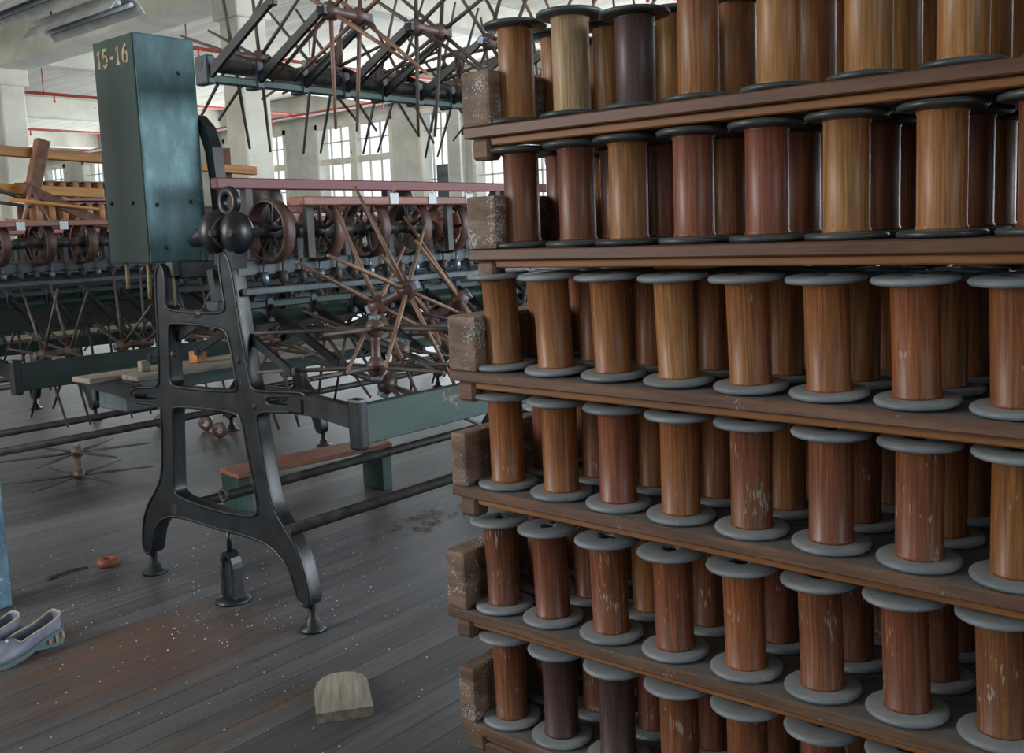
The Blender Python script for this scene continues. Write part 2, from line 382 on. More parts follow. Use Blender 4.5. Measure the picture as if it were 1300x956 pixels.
# beams and columns (one line of columns at x = 5.56)
cx = 5.56
bm_ = MB(); bm_.box((cx - .16, YR, 3.32), (cx + .16, YL, CZ), .01); bm_.box((cx - .2, YR, 3.3), (cx + .2, YL, 3.34))
struct('beam_long', bm_, 'white')
cols_y = [12.55 - 4.87 * k for k in range(-3, 4)]
for y in cols_y:
    if y > YL - .5 or y < YR + .3: continue
    mb = MB(); mb.box((cx - .15, y - .15, 0), (cx + .15, y + .15, 3.3), .015)
    mb.box((cx - .19, y - .19, 3.1), (cx + .19, y + .19, 3.3), .01)
    mb.box((cx - .19, y - .19, 0), (cx + .19, y + .19, .22), .01)
    struct('column', mb, 'white')
    mb = MB(); mb.box((XB, y - .12, 3.4), (cx - .16, y + .12, CZ), .01); mb.box((cx + .16, y - .12, 3.4), (XW, y + .12, CZ), .01)
    struct('beam_cross', mb, 'white')
mb = MB(); mb.box((XW - .16, YR, 3.36), (XW, YL, CZ), .01)
struct('beam_wall', mb, 'wallm')
for y in (10.93, 8.15, 5.2, 2.25, -.7):                       # wall pilasters between windows
    struct('pilaster_column', MB().box((XW - .14, y - .14, 0), (XW, y + .14, 3.36), .01), 'wallm')

def pipe(label, pts, r=.022, hang=None):
    t = thing('sprinkler_pipe', label, 'pipe')
    part('pipe_run', MB().tube(pts, r, 8), 'redpipe', t)
    for h in hang or []:
        part('hanger', MB().tube([h, (h[0], h[1], CZ)], .008, 6).torus(h, r + .006, .006, 'X', 12, 6), 'redpipe', t)
        part('sprinkler_head', MB().tube([(h[0] + .15, h[1], h[2]), (h[0] + .15, h[1], h[2] - .09)], .012, 6).ball((h[0] + .15, h[1], h[2] - .1), .02, 8, 6), 'redpipe', t)
pipe('red sprinkler pipe hung close to the end wall above the windows', [(11.2, YR + .1, 3.28), (11.2, YL - .1, 3.28)], hang=[(11.2, y, 3.28) for y in range(0, 30, 3)])
pipe('red sprinkler pipe under the ceiling boards before the column row', [(4.4, 1, 3.5), (4.4, 24, 3.5)], hang=[(4.4, y, 3.5) for y in (3, 6, 9, 12, 15)])
pipe('red sprinkler pipe running towards the end wall between the far columns', [(5.9, 14.2, 3.32), (11.6, 14.2, 3.32)], hang=[(x, 14.2, 3.32) for x in (6.8, 8.4, 10)])
pipe('red sprinkler pipe in the bay beyond the second column', [(5.9, 10.2, 3.36), (11.6, 10.2, 3.36)], hang=[(x, 10.2, 3.36) for x in (6.6, 8.4, 10)])
pipe('red sprinkler pipe over the far end of the winding machines', [(5.9, 5.2, 3.4), (11.6, 5.2, 3.4)], hang=[(x, 5.2, 3.4) for x in (6.6, 8.4, 10)])
pipe('red sprinkler pipe farthest along the hall past the columns', [(5.9, 18.5, 3.32), (11.6, 18.5, 3.32)], hang=[(x, 18.5, 3.32) for x in (6.6, 8.4, 10)])

def fixture(x, y0, y1, z, label):
    t = thing('ceiling_light_fixture', label, 'light fixture', group='unlit trough lights')
    mb = MB(); mb.strip([(x - .14, z - .06), (x - .07, z + .03), (x + .07, z + .03), (x + .14, z - .06)], .008, y0, y1, 'Y')
    part('reflector', mb, 'metalgrey', t)
    part('channel', MB().box((x - .05, y0, z + .035), (x + .05, y1, z + .09), .004), 'metalgrey', t)
    for y in (y0 + .25, y1 - .25): part('hanger_rod', MB().tube([(x, y, z + .09), (x, y, CZ)], .008, 6), 'iron', t)
    for s in (-.05, .05): part('tube_lamp', MB().tube([(x + s, y0 + .03, z), (x + s, y1 - .03, z)], .017, 8), 'paper', t)
fixture(4.05, 7.0, 8.45, 2.92, 'grey metal trough light hanging before the column row, end turned to the green box')
fixture(3.62, 6.9, 8.5, 2.98, 'grey metal trough light hanging on the aisle side of its twin')

# ------------------------------------------------------------------ bobbins and trays
HS = .162
FT = .0092
def flange_mb(r=.0525, t=.0092):
    """disc lying on z=0 with rounded rim, raised boss and open centre hole"""
    return MB().lathe([(.008, 0), (r - .005, 0), (r - .0022, t * .1), (r - .0006, t * .28), (r, t * .5), (r - .0006, t * .72), (r - .0022, t * .9), (r - .005, t), (.017, t + .0006), (.014, t + .0004), (.009, t - .001), (.008, 0)], n=36)
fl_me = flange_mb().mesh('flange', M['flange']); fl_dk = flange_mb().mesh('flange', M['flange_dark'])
hole_me = MB().lathe([(0, .0), (.0078, .0), (.0078, .0078), (.0045, .0074), (0, .004)], n=16).box((-.0035, -.019, .0094), (.0035, -.009, .0101)).box((-.0035, .009, .0094), (.0035, .019, .0101)).mesh('bore', M['slot'])
barrel_me = {k: MB().lathe([(0, FT), (.0305, FT), (.0305, .013), (.029, .015), (.029, HS - .015), (.0305, HS - .013), (.0305, HS - FT), (0, HS - FT)], n=32).mesh('barrel', m) for k, m in BARREL.items()}
# keep the ends crisp
for me in barrel_me.values():
    for p in me.polygons:
        if abs(p.normal.z) > .7: p.use_smooth = False

def make_bobbin(kind, dark=False):
    r = link('wooden_bobbin', None)
    link('barrel', barrel_me[kind], r)
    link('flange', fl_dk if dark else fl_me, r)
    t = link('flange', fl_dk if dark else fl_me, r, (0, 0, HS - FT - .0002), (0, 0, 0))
    link('bore', hole_me, t)
    r['category'] = 'bobbin'
    return r
protos = {}
def bobbin(kind, dark, mtx, label, group):
    key = (kind, dark)
    if key not in protos:
        protos[key] = make_bobbin(kind, dark); o = protos[key]
        o.matrix_world = mtx; o['label'] = label; o['group'] = group
        return o
    return dup(protos[key], label, mtx, group)

XS, PX = 1.2, .114
TRAYS = [ # z top, y end, tilt, end board (width, height), ys of the front row, colour choices
 (1.269, 1.085, .001, (.06, .088), [1.012, .903, .787, .683, .563, .445, .334, .218, .102, -.014], ['golden brown', 'pale', 'dark plum', 'golden brown', 'golden brown', 'golden brown', 'golden brown'], 'topmost', 'tray_red'),
 (1.072, 1.085, 0, (.062, .086), [1.010, .899, .804, .694, .582, .473, .356, .243, .129, .015], ['reddish brown', 'reddish brown', 'golden brown', 'reddish brown', 'reddish brown', 'golden brown', 'golden brown'], 'second-highest', 'tray_red'),
 (.868, 1.141, .009, (.063, .094), [1.060, .951, .839, .725, .609, .496, .383, .268, .154, .04], ['orange brown', 'golden brown', 'orange brown', 'golden brown', 'orange brown', 'orange brown', 'orange brown'], 'third-highest', 'tray'),
 (.666, 1.146, .011, (.034, .094), [1.063, .949, .837, .725, .610, .494, .379, .266, .152, .038], ['orange brown', 'orange brown', 'reddish brown', 'orange brown', 'scuffed brown', 'reddish brown', 'scuffed brown'], 'third-lowest', 'tray'),
 (.441, 1.171, -.014, (.046, .104), [1.082, .975, .857, .739, .621, .506, .392, .277, .163, .049], ['scuffed brown', 'reddish brown', 'scuffed brown', 'scuffed brown', 'orange brown', 'scuffed brown', 'scuffed brown'], 'second-lowest', 'tray'),
 (.236, 1.152, -.004, (.036, .1), [1.076, .965, .85, .735, .62, .505, .391, .277, .163, .049], ['scuffed brown', 'dark plum', 'dark plum', 'scuffed brown', 'scuffed brown', 'scuffed brown', 'scuffed brown'], 'lowest', 'tray'),
]
NR = 4
YEND = -.06
for ti, (zt, ye, tilt, (ew, eh), ys, kinds, tn, tm) in enumerate(TRAYS):
    T = Matrix.Translation((XS, ye, zt)) @ Matrix.Rotation(tilt, 4, 'X')
    depth = .045 + NR * PX + .01
    tr = thing('bobbin_tray', ('weathered brown wooden tray full of bobbins, %s of the stack' % tn), 'tray', group='stacked bobbin trays')
    tr.matrix_world = T
    ln = ye - YEND
    part('tray_board', MB().box((0, -ln, -.018), (depth, 0, 0), .002), tm, tr)
    part('front_slat', MB().box((.012, -ln, -.031), (.05, -.045, -.0182), .002), 'slat', tr)
    deep = -.031
    if ti < 5:
        zb = TRAYS[ti + 1]
        deep = -.0165 - min(zt + tilt * (yb - ye) - .018 - (zb[0] + zb[2] * (yb - zb[1]) + HS) for yb in (-.05, 1.08))
    part('rear_slat', MB().box((depth - .05, -ln, deep), (depth - .012, -.045, -.0182), .002), 'slat', tr)
    mb = MB(); mb.box((.0, -ew, .0002), (depth, 0, eh), .006, seg=2)
    part('end_board', mb, 'endgrain', tr)
    part('end_board', MB().box((0, -ln, .0002), (depth, -ln + .02, .15), .004), 'tray', tr)  # unseen far end, made tall to block light into the bobbin rows
    if ti > 1: part('rear_board', MB().box((depth - .016, -ln + .021, .0002), (depth, -ew - .001, .135), .003), 'tray', tr)  # unseen board added to keep light from behind out of the gaps
    mb = MB(); mb.box((.006, -.05, -.053), (.04, -.012, -.0184), .005); 
    part('corner_block', mb, 'tray', tr)
    part('corner_block', MB().box((depth - .04, -.05, -.053), (depth - .006, -.012, -.0184), .005), 'tray', tr)
    # battens that carry the tray on the bobbins below
    if ti < 5:
        zb = TRAYS[ti + 1]
        for yb in (.06, .8):
            top = zt + tilt * (yb - ye) - .018
            low = zb[0] + zb[2] * (yb - zb[1]) + HS
            hgt = top - low - .0012
            part('bearer', MB().box((.18, yb - .04 - ye, -.0184 - hgt), (depth, yb + .04 - ye, -.0184), .001), 'slat', tr)
    for ci, y in enumerate(ys):
        for ri in range(NR):
            rnd = random.Random(ti * 997 + ci * 31 + ri)
            if ri == 0:
                k = kinds[ci % len(kinds)]
            else:
                k = rnd.choice(kinds)
                if k in ('pale', 'dark plum'): k = kinds[0]
            yy = y if ri == 0 else y + rnd.uniform(-.003, .003)
            sc = .885 if (ti == 0 and ci == 2 and ri == 0) else 1
            lean = (0, 0, -.022, -.006, -.017, -.01)[ti] if ri == 0 else 0
            fwd = (0, 0, -.045, -.012, 0, 0)[ti] if ri == 0 else 0
            mtx = T @ Matrix.Translation((.055 + ri * PX, yy - ye, .0004 + .046 * (abs(lean) + abs(fwd)))) @ Matrix.Rotation(lean, 4, 'X') @ Matrix.Rotation(fwd, 4, 'Y') @ Matrix.Rotation(rnd.uniform(0, 6.28), 4, 'Z') @ Matrix.Diagonal((1, 1, sc, 1))
            row = ['front', 'second', 'third', 'rear'][ri]
            lab = '%s bobbin, %s row on the %s tray, %s from its end board' % (k, row, tn, ORD[ci])
            bobbin(k, ti < 2, mtx, lab, 'bobbins in the stacked trays')
# what the stack stands on
pb = thing('pallet_platform', 'low slatted wooden platform under the stack of bobbin trays', 'platform', (XS, 0, 0))
for k in range(4): part('deck_plank', MB().box((.01 + k * .125, -.05, .16), (.125 + k * .125, 1.12, .2015), .003), 'tray', pb)
for y in (-.03, .5, 1.03): part('bearer', MB().box((.02, y, 0), (.49, y + .07, .1598), .004), 'tray', pb)

# ------------------------------------------------------------------ skein reels ("spiders")
RS = .33
hub_me = MB().lathe([(0, -.03), (.012, -.03), (.018, -.024), (.026, -.013), (.028, 0), (.026, .013), (.018, .024), (.012, .03), (0, .03)], axis='X', n=18).mesh('hub', M['hub'])
spoke_me = MB().tube([(0, 0, .018), (0, 0, .12), (0, 0, RS)], .006, 7, rs=[.0068, .0066, .0046]).mesh('spoke', M['spoke'])
spokew_me = MB().tube([(0, 0, .018), (0, 0, .12), (0, 0, RS)], .006, 7, rs=[.0068, .0066, .0046]).mesh('spoke', M['spoke_warm'])
axle_me = MB().tube([(-.082, 0, 0), (.082, 0, 0)], .011, 10).box((-.095, -.014, -.014), (-.076, .014, .014), .003).box((.076, -.014, -.014), (.095, .014, .014), .003).mesh('axle', M['bolt'])
barrel2_me = MB().lathe([(0, -.045), (.02, -.045), (.014, -.02), (.014, .02), (.02, .045), (0, .045)], axis='X', n=14).mesh('sleeve', M['hub'])
def make_reel(warm=False):
    r = link('skein_reel', None)
    link('axle', axle_me, r); link('sleeve', barrel2_me, r)
    for sx in (-.055, .055):
        link('hub', hub_me, r, (sx, 0, 0))
        for k in range(6):
            link('spoke', spokew_me if warm else spoke_me, r, (sx, 0, 0), (k * PI / 3 + (0.06 if sx > 0 else -.04), 0, 0))
    r['category'] = 'reel'
    return r
reel0 = make_reel(); reel0_used = False; reelw = make_reel(True); reelw_used = False
def reel(mtx, label, group, warm=False):
    global reel0_used, reelw_used
    if warm:
        if not reelw_used:
            reelw_used = True; o = reelw; o.matrix_world = mtx; o['label'] = label; o['group'] = group; return o
        return dup(reelw, label, mtx, group)
    if not reel0_used:
        reel0_used = True; o = reel0; o.matrix_world = mtx; o['label'] = label; o['group'] = group; return o
    return dup(reel0, label, mtx, group)

# ------------------------------------------------------------------ winding machines
X0, YC = 1.638, 2.56
OUTER = [(.24, 1.036), (.186, 1.036), (.193, .93), (.192, .905), (.165, .898), (.08, .894), (-.06, .894), (-.1, .898), (-.124, .908), (-.118, .94), (-.1, 1.07), (-.16, 1.07), (-.188, .86), (-.214, .71), (-.224, .682),
 (-.25, .676), (-.32, .680), (-.452, .688), (-.468, .678), (-.468, .644), (-.45, .634), (-.32, .624), (-.25, .616), (-.236, .6), (-.24, .57), (-.268, .4), (-.288, .335), (-.332, .292), (-.385, .235), (-.414, .165), (-.43, .075),
 (-.376, .075), (-.354, .15), (-.318, .195), (-.25, .228), (-.14, .236), (0, .232), (.14, .236), (.255, .232), (.335, .203), (.374, .155), (.396, .075), (.452, .075), (.442, .165), (.404, .24), (.338, .302), (.3, .352), (.284, .42), (.268, .56), (.274, .586), (.32, .592),
 (.45, .588), (.45, .634), (.32, .646), (.28, .652), (.264, .672), (.25, .86)]
HOLES = [[(-.1, .854), (.165, .862), (.192, .848), (.203, .69), (.198, .664), (.17, .656), (-.13, .664), (-.156, .676), (-.15, .71), (-.13, .83)],
 [(-.135, .608), (.18, .597), (.206, .585), (.214, .5), (.224, .4), (.231, .33), (.22, .302), (.12, .292), (0, .288), (-.12, .292), (-.2, .302), (-.216, .325), (-.202, .4), (-.18, .5), (-.166, .585)],
 [(-.43, .668), (-.3, .662), (-.285, .652), (-.3, .642), (-.43, .648), (-.44, .658)], [(.3, .622), (.42, .614), (.432, .606), (.42, .6), (.3, .606), (.29, .614)]]
def chaikin(P, n=2):
    for _ in range(n):
        Q = []
        for k in range(len(P)):
            a, b = Vector(P[k]), Vector(P[(k + 1) % len(P)])
            Q += [a * .75 + b * .25, a * .25 + b * .75]
        P = Q
    return P
def frame_mesh(th=.05):
    cu = D.curves.new('frame_outline', 'CURVE'); cu.dimensions = '2D'; cu.fill_mode = 'BOTH'
    cu.extrude = th / 2 - .006; cu.bevel_depth = .005; cu.bevel_resolution = 1; cu.offset = -.004
    loops = [chaikin(OUTER)] + [chaikin(h) for h in HOLES]
    for P in loops:
        sp = cu.splines.new('POLY'); sp.points.add(len(P) - 1); sp.use_cyclic_u = True
        for q, p in zip(sp.points, P): q.co = (p[0], p[1], 0, 1)
    o = D.objects.new('frame_outline', cu); COL.objects.link(o)
    dg = bpy.context.evaluated_depsgraph_get()
    me = D.meshes.new_from_object(o.evaluated_get(dg))
    D.objects.remove(o); D.curves.remove(cu)
    mb = MB(); mb.bm.from_mesh(me); D.meshes.remove(me)
    for v in mb.bm.verts:                         # (u, w, depth) -> (x, y, z)
        v.co = Vector((v.co.z + th / 2, v.co.x, v.co.y))
    for P in loops[:3]:                           # cast bead round every edge
        for k in range(0, 1):
            pts = [(.0025, p[0], p[1]) for p in P]
            mb.tube(pts + [pts[0]], .0055, 6, caps=False)
    mb.ball((.012, .02, .89), (.016, .03, .018), 10, 8)
    return mb
frame_me = frame_mesh().mesh('end_frame', M['black'])
def foot_mb(x):
    return MB().lathe([(0, 0), (.04, 0), (.04, .008), (.022, .014), (.02, .034), (.012, .038), (.012, .08), (0, .08)], loc=(0, 0, 0), n=16)
def wheel_parts(parent, x, y, z, red, n=0):
    w = part('pulley_wheel', MB().lathe([(.086, -.019), (.0925, -.019), (.095, 0), (.0925, .019), (.086, .019), (.087, 0), (.086, -.019)], axis='X', n=40), 'wheelwood', parent, (x, y, z), (random.uniform(0, 1), 0, 0))
    mb = MB()
    for k in range(5):
        a = k * 2 * PI / 5
        p = [(0.0, math.cos(a + q) * r, math.sin(a + q) * r) for r, q in ((.012, 0), (.04, .12), (.065, .1), (.0875, 0))]
        mb.tube(p, .006, 6, rs=[.009, .006, .0055, .008])
    mb.lathe([(0, -.03), (.018, -.03), (.02, -.01), (.02, .01), (.018, .03), (0, .03)], axis='X', n=14)
    part('wheel_spider', mb, 'iron', w)

def machine(label, x0, yc, L, box=False, upper=True, board_x=0., wheels_from=.12, frames=(0, 1.7, 3.4), rear_table=True, rails=False, full=True):
    t = thing('silk_winding_machine', label, 'winding machine', (x0, yc, 0), group='silk winding machines')
    # frames ---------------------------------------------------------
    for fx in list(frames) + [L - .05]:
        f = link('end_frame' if fx in (0, L - .05) else 'support_frame', frame_me, t, (fx, 0, 0))
        for v in (-.405, .43): part('levelling_foot', foot_mb(0), 'black', f, (.025, v, 0))
    # foot rods and bed rails ---------------------------------------
    part('foot_rod', MB().tube([(.0, -.35, .285), (L, -.35, .285)], .017, 10), 'iron', t)
    part('foot_rod', MB().tube([(.0, .235, .255), (L, .235, .255)], .017, 10), 'iron', t)
    part('bed_beam', MB().box((.02, -.17, 1.0), (L, -.13, 1.045), .003), 'bluegrey', t)
    part('bed_beam', MB().box((.02, .17, 1.0), (L, .21, 1.045), .003), 'bluegrey', t)
    part('spindle_rail', MB().box((.02, -.2, .945), (L, -.17, .965), .003), 'bluegrey', t)
    part('spindle_rail', MB().box((.02, .22, .945), (L, .25, .965), .003), 'bluegrey', t)
    # front board with its bracket ----------------------------------
    part('front_board', MB().box((board_x + .012, -.685, .567), (L, -.66, .672), .003), 'green', t)
    part('board_bracket', MB().strip([(-.42, .652), (-.5, .655), (-.58, .648), (-.67, .638)], [.05, .054, .056, .06], board_x - .01, board_x + .02).box((board_x - .018, -.70, .556), (board_x + .014, -.655, .69), .008, seg=2).box((board_x - .016, -.47, .63), (board_x + .0, -.4, .676), .006), 'black', t)
    if rear_table:
        for a, b in ((.5, .61), (.615, .74)):
            part('table_plank', MB().box((-.05 if a > .55 else .06, a, .642), (L, b, .66), .003), 'greywood', t)
        part('table_box', MB().box((.03, .53, .54), (.2, .72, .6415), .004), 'bluegrey', t)
        part('rear_board', MB().box((.03, .745, .56), (L, .77, .66), .003), 'green', t)
        part('table_bracket', MB().strip([(.44, .615), (.55, .625), (.74, .625)], [.05, .04, .03], .0, .04), 'black', t)
    # driving shafts and wheels -------------------------------------
    nw = int((L - wheels_from) / .187)
    for sgn, v in ((-1, -.2), (1, .26)):
        part('drive_shaft', MB().tube([(.24 if box and sgn > 0 else -.02, v, 1.126), (L, v, 1.126)], .012, 10), 'iron', t)
        for k in range(nw):
            xx = wheels_from + k * .187
            if xx > (3.0 if sgn < 0 else 2.6): break
            if box and sgn > 0 and xx < .35: continue
            wheel_parts(t, xx, v, 1.126, k > 0)
            part('shaft_bearing', MB().lathe([(.0125, -.03), (.02, -.028), (.025, 0), (.02, .028), (.0125, .03)], axis='X', loc=(xx + .095, v, 1.126), n=12).box((xx + .085, v - .012, 1.045), (xx + .105, v + .012, 1.106)), 'iron', t)
        if full:
            for k in range(0, 46):
                xx = .1 + k * .069
                if xx > L - .2: break
                h = .05 + .03 * ((k * 7) % 3)
                part('spindle', MB().tube([(0, 0, 0), (0, 0, h + .03)], .004, 6).lathe([(0, .008), (.009, .008), (.014, .02), (.012, .045), (0, .045)], n=10), 'spoke' if k % 3 else 'bolt', t, (xx, v + (.015 if sgn < 0 else -.025), .965))
    if not upper: part('drip_board', MB().box((.05, .0, .74), (L, .02, .99), .003), 'black', t)  # made-up black sheet that hides the bright floor behind
    # top rails -------------------------------------------------------
    part('guide_shelf', MB().box((.14, -.335, 1.196), (L, -.255, 1.221), .003), 'redwood', t)
    part('guide_shelf', MB().box((.14, .30, 1.196), (L, .37, 1.221), .003), 'redwood', t)
    if upper: part('top_rail', MB().box((.1, .02, 1.262), (L, .055, 1.296), .003), 'redpaint', t)
    nb = int(L / .6)
    for k in range(nb if upper else 0):
        xx = .2 + k * .6
        part('rail_post', MB().box((xx, -.27, 1.045), (xx + .025, -.25, 1.197)), 'iron', t); part('rail_post', MB().box((xx, .02, 1.045), (xx + .025, .05, 1.262)), 'iron', t)
        part('cam_cover', MB().lathe([(0, -.03), (.055, -.03), (.07, -.01), (.07, .01), (.055, .03), (0, .03)], axis='X', loc=(xx + .15, .12, 1.225), n=18), 'iron', t)
    # creels -----------------------------------------------------------
    def creel(z0, z1, zt, name, xs, xe, arm_step=.172, drop=1, vis_to=4.2):
        part(name, MB().tube([(xs, -.02, z1), (xe, -.02, z1)], .021, 12), 'iron' if name == 'creel_pipe' and drop > 0 else 'green', t)
        part(name, MB().box((xs, -.055, z0 - .012), (xe, -.03, z0 + .012), .004), 'green', t)
        k = 0
        while xs + .015 + k * arm_step < min(xe, vis_to):
            xx = xs + .015 + k * arm_step
            a = MB(); b0 = (z0 + z1) / 2
            a.box((xx - .014, -.06, min(z0, z1) - .016), (xx + .014, .006, max(z0, z1) + .022), .004)
            part('creel_clamp', a, 'bluedark', t)
            for sgn, vt in ((-1, -.36), (1, .36)):
                if box and drop > 0 and sgn > 0 and xx < .25: continue
                v0 = -.05 if sgn < 0 else .0
                m = MB().strip([(v0, b0 - .01 * drop), ((v0 + vt) / 2, (b0 + zt) / 2 - .004 * drop), (vt, zt)], [.03, .026, .022], xx - .006, xx + .006)
                m.box((xx - .009, vt - .015, zt - .016), (xx + .009, vt + .015, zt + .012), .003)
                part('creel_arm', m, 'black', t)
            k += 1
    if upper: creel(1.575, 1.62, 1.742, 'creel_pipe', .04, L - .3, vis_to=3.3)
    creel(.905, .862, .738, 'creel_bar', .02, L - .3, drop=-1, vis_to=3.0)
    if upper:
        for xx in (1.74, 3.44, L - .35):
            part('creel_standard', MB().strip([(-.02, 1.04), (-.02, 1.56)], .035, xx - .014, xx + .014), 'black', t)
    for xx in (.05, 1.72, 3.42): part('creel_hanger', MB().strip([(-.02, .885), (.0, 1.02)], .03, xx - .012, xx + .012), 'black', t)
    return t

m1 = machine('black and green winding machine with a tall green gear box on its end frame', X0, YC, 4.9, box=True)
# --- gear box, arch, bearing housing, adjuster of the first machine
def loc(x, y, z): return (x - X0, y - YC, z)
gb = part('gear_cover', MB().box(loc(1.644, 2.825, 1.043), loc(1.852, 3.07, 1.752), .006, seg=2), 'teal', m1)
part('front_panel', MB().box(loc(1.64, 2.829, 1.046), loc(1.6445, 3.066, 1.749), .0015), 'darkgreen', gb)['label'] = 'dark green end panel with a stencilled number'  # thin sheet over the end face, coloured dark to stand for its shade
for y, z in ((3.03, 1.24), (2.9, 1.235)):
    part('rivet', MB().ball(loc(1.638, y, z), (.003, .007, .007), 8, 6), 'black', gb)
for x, z in ((1.68, 1.225), (1.8, 1.235), (1.79, 1.64), (1.7, 1.09)):
    part('rivet', MB().ball(loc(x, 2.824, z), (.007, .003, .007), 8, 6), 'black', gb)
# stencilled number 15-16 on the end face (u runs to -y, v up)
num = MB()
def glyph(strokes, u0, sx, sy):
    for q_, (pts, w) in enumerate(strokes):
        P = [(3.062 - (u0 + p[0] * sx) - YC, 1.664 + p[1] * sy) for p in pts]
        num.strip(P, w, .0009 - .00025 * q_, .0026 + .0001 * q_)
def arc(cx_, cy_, rx, ry, a0, a1, n=9):
    return [(cx_ + rx * math.cos(math.radians(a0 + (a1 - a0) * i / n)), cy_ + ry * math.sin(math.radians(a0 + (a1 - a0) * i / n))) for i in range(n + 1)]
one = [([(.5, 0.04), (.5, 1)], .0105), ([(.2, .78), (.46, .97)], .006), ([(.2, .03), (.8, .03)], .0055)]
five = [([(.22, .97), (.86, .97)], .009), ([(.25, .9), (.25, .56)], .0075), (arc(.48, .33, .34, .3, 140, -10), .0085), (arc(.48, .33, .34, .3, -25, -150), .0085)]
six = [(arc(.5, .32, .34, .3, 80, -80), .009), (arc(.5, .32, .34, .3, -100, -260), .009), (arc(.86, .36, .7, .62, 180, 100), .0085)]
dash = [([(.1, .45), (.9, .45)], .009)]
for g, u in ((one, .012), (five, .05), (dash, .098), (one, .128), (six, .17)):
    glyph(g, u, .038 if g is not dash else .022, .056)
part('painted_number', num, 'paintnum', gb)['label'] = 'faded stencilled number 15-16'
part('arch_bracket', MB().strip([(2.97 - YC, 1.505), (2.90 - YC, 1.508), (2.85 - YC, 1.497), (2.81 - YC, 1.462), (2.785 - YC, 1.40), (2.772 - YC, 1.30), (2.768 - YC, 1.2), (2.765 - YC, 1.05)], [.034, .036, .04, .043, .043, .04, .04, .05], 1.853 - X0, 1.89 - X0), 'black', m1)
part('pedestal', MB().box((.045, .163, .992), (.26, .246, 1.046), .004), 'black', m1)
gh = part('gear_housing', MB().ball(loc(1.64, 2.455, 1.13), (.052, .046, .062), 24, 16).ball(loc(1.662, 2.388, 1.126), (.05, .046, .062), 24, 16), 'black', m1)
part('housing_seam', MB().box(loc(1.592, 2.405, 1.114), loc(1.635, 2.43, 1.14), .006).torus(loc(1.65, 2.42, 1.128), .042, .007, 'Y', 24, 8), 'iron', gh)
part('eye_ring', MB().torus(loc(1.69, 2.455, 1.215), .034, .014, 'X', 28, 10), 'black', m1)
part('housing_stub', MB().tube([loc(1.655, 2.49, 1.128), loc(1.66, 2.56, 1.12), loc(1.67, 2.62, 1.108)], .03, 14, rs=[.03, .028, .02]), 'black', m1)
part('pedestal', MB().strip([(-.13, 1.03), (-.14, 1.1)], .09, .0, .05), 'black', m1)
for (y, z0, z1) in ((2.89, 1.045, .93), (2.47, 1.06, .83), (2.75, 1.045, .86), (3.02, 1.045, .96)):
    part('hanging_rod', MB().tube([loc(1.67, y, z0), loc(1.67, y + .004, z1)], .006, 6), 'string', m1)
# adjusting jack under the frame
aj = part('adjusting_jack', MB().tube([(.025, -.02, .235), (.025, -.02, .15)], .009, 8).lathe([(0, 0), (.055, 0), (.055, .008), (.03, .016), (0, .016)], loc=(.025, -.02, 0), n=18)
     .strip([(-.048, .012), (-.048, .11), (-.046, .125), (-.04, .14), (-.031, .15), (-.02, .154), (-.009, .15), (.0, .14), (.006, .125), (.008, .11), (.008, .012)], .014, .008, .042), 'black', m1)
part('eye_bolt', MB().torus((.03, .0, .33), .018, .005, 'X', 16, 8), 'iron', m1)
for y, z in ((2.39, .76), (2.74, .76), (2.33, .63)):
    part('frame_bolt', MB().lathe([(0, -.012), (.011, -.012), (.011, 0), (0, 0)], axis='X', loc=loc(1.65, y, z), n=6), 'iron', m1)

m2 = machine('dark winding machine with bare wooden rails above, across the narrow aisle', 1.5, YC + 1.9, 4.9, upper=False, board_x=.11, wheels_from=.1, frames=(0, 1.75, 3.5))
for z, xe, s in ((1.555, 1.75, .0), (1.395, .9, .05)):
    part('wooden_rail', MB().box((.1, -.02, -.022), (xe, .02, .022), .003), 'clay', m2, (0, .0 + s, z), (0, .045, 0))
for xx in (.12, 1.6): part('rail_upright', MB().box((xx, .055, 1.04), (xx + .04, .085, 1.6), .003), 'brownwood', m2)
m3 = machine('rear winding machine whose feet show beyond the second machine', 2.3, YC + 3.85, 4.0, upper=False, rear_table=False, frames=(.7, 2.2), full=False)

# bobbin on the shaft of machine one
tag(part('wound_bobbin', MB().lathe([(.0135, -.05), (.05, -.05), (.05, -.042), (.038, -.04), (.038, .04), (.05, .042), (.05, .05), (.0135, .05)], axis='X', n=24), 'redwood', None, (2.42 + .06, YC - .2, 1.126)), 'red-brown bobbin sitting on the drive shaft between two pulley wheels', 'bobbin')

# reels on the machines
def TX(x, y, z, a=0): return Matrix.Translation((x, y, z)) @ Matrix.Rotation(a, 4, 'X')
g = 'skein reels on the winding machines'
for k in range(6):
    x = 1.638 + .055 + .172 * (1.5 + 2 * k)
    reel(TX(x, YC - .36, 1.742, random.uniform(0, 1.05) if k else .06), 'six-spoked wooden reel on the upper near-side arms, %s from the green gear box' % ORD[k], g, warm=(k % 3 == 0))
for k in range(8):
    x = 1.638 + .055 + .172 * (2.5 + 2 * k)
    reel(TX(x - .0, YC + .36, 1.742, random.uniform(0, 1.05)), 'six-spoked wooden reel on the upper far-side arms, %s behind the green gear box' % ORD[k], g)
for k in range(3):
    reel(TX(2.62 + .35 * k, YC - .36, .738, random.uniform(0, 1.05)), 'six-spoked wooden reel on the lower near-side arms, %s past the loose reels' % ORD[k], g)
for k in range(5):
    reel(TX(2.1 + .35 * k, YC + .36, .738, random.uniform(0, 1.05)), 'six-spoked wooden reel on the lower far-side arms, %s behind the end frame' % ORD[k], g)
for k in range(7):
    reel(TX(1.92 + .35 * k, YC + 1.9 - .36, .66 if k < 3 else .738, random.uniform(0, 1.05)), 'six-spoked wooden reel low on the near side of the second machine, %s along' % ORD[k], g)
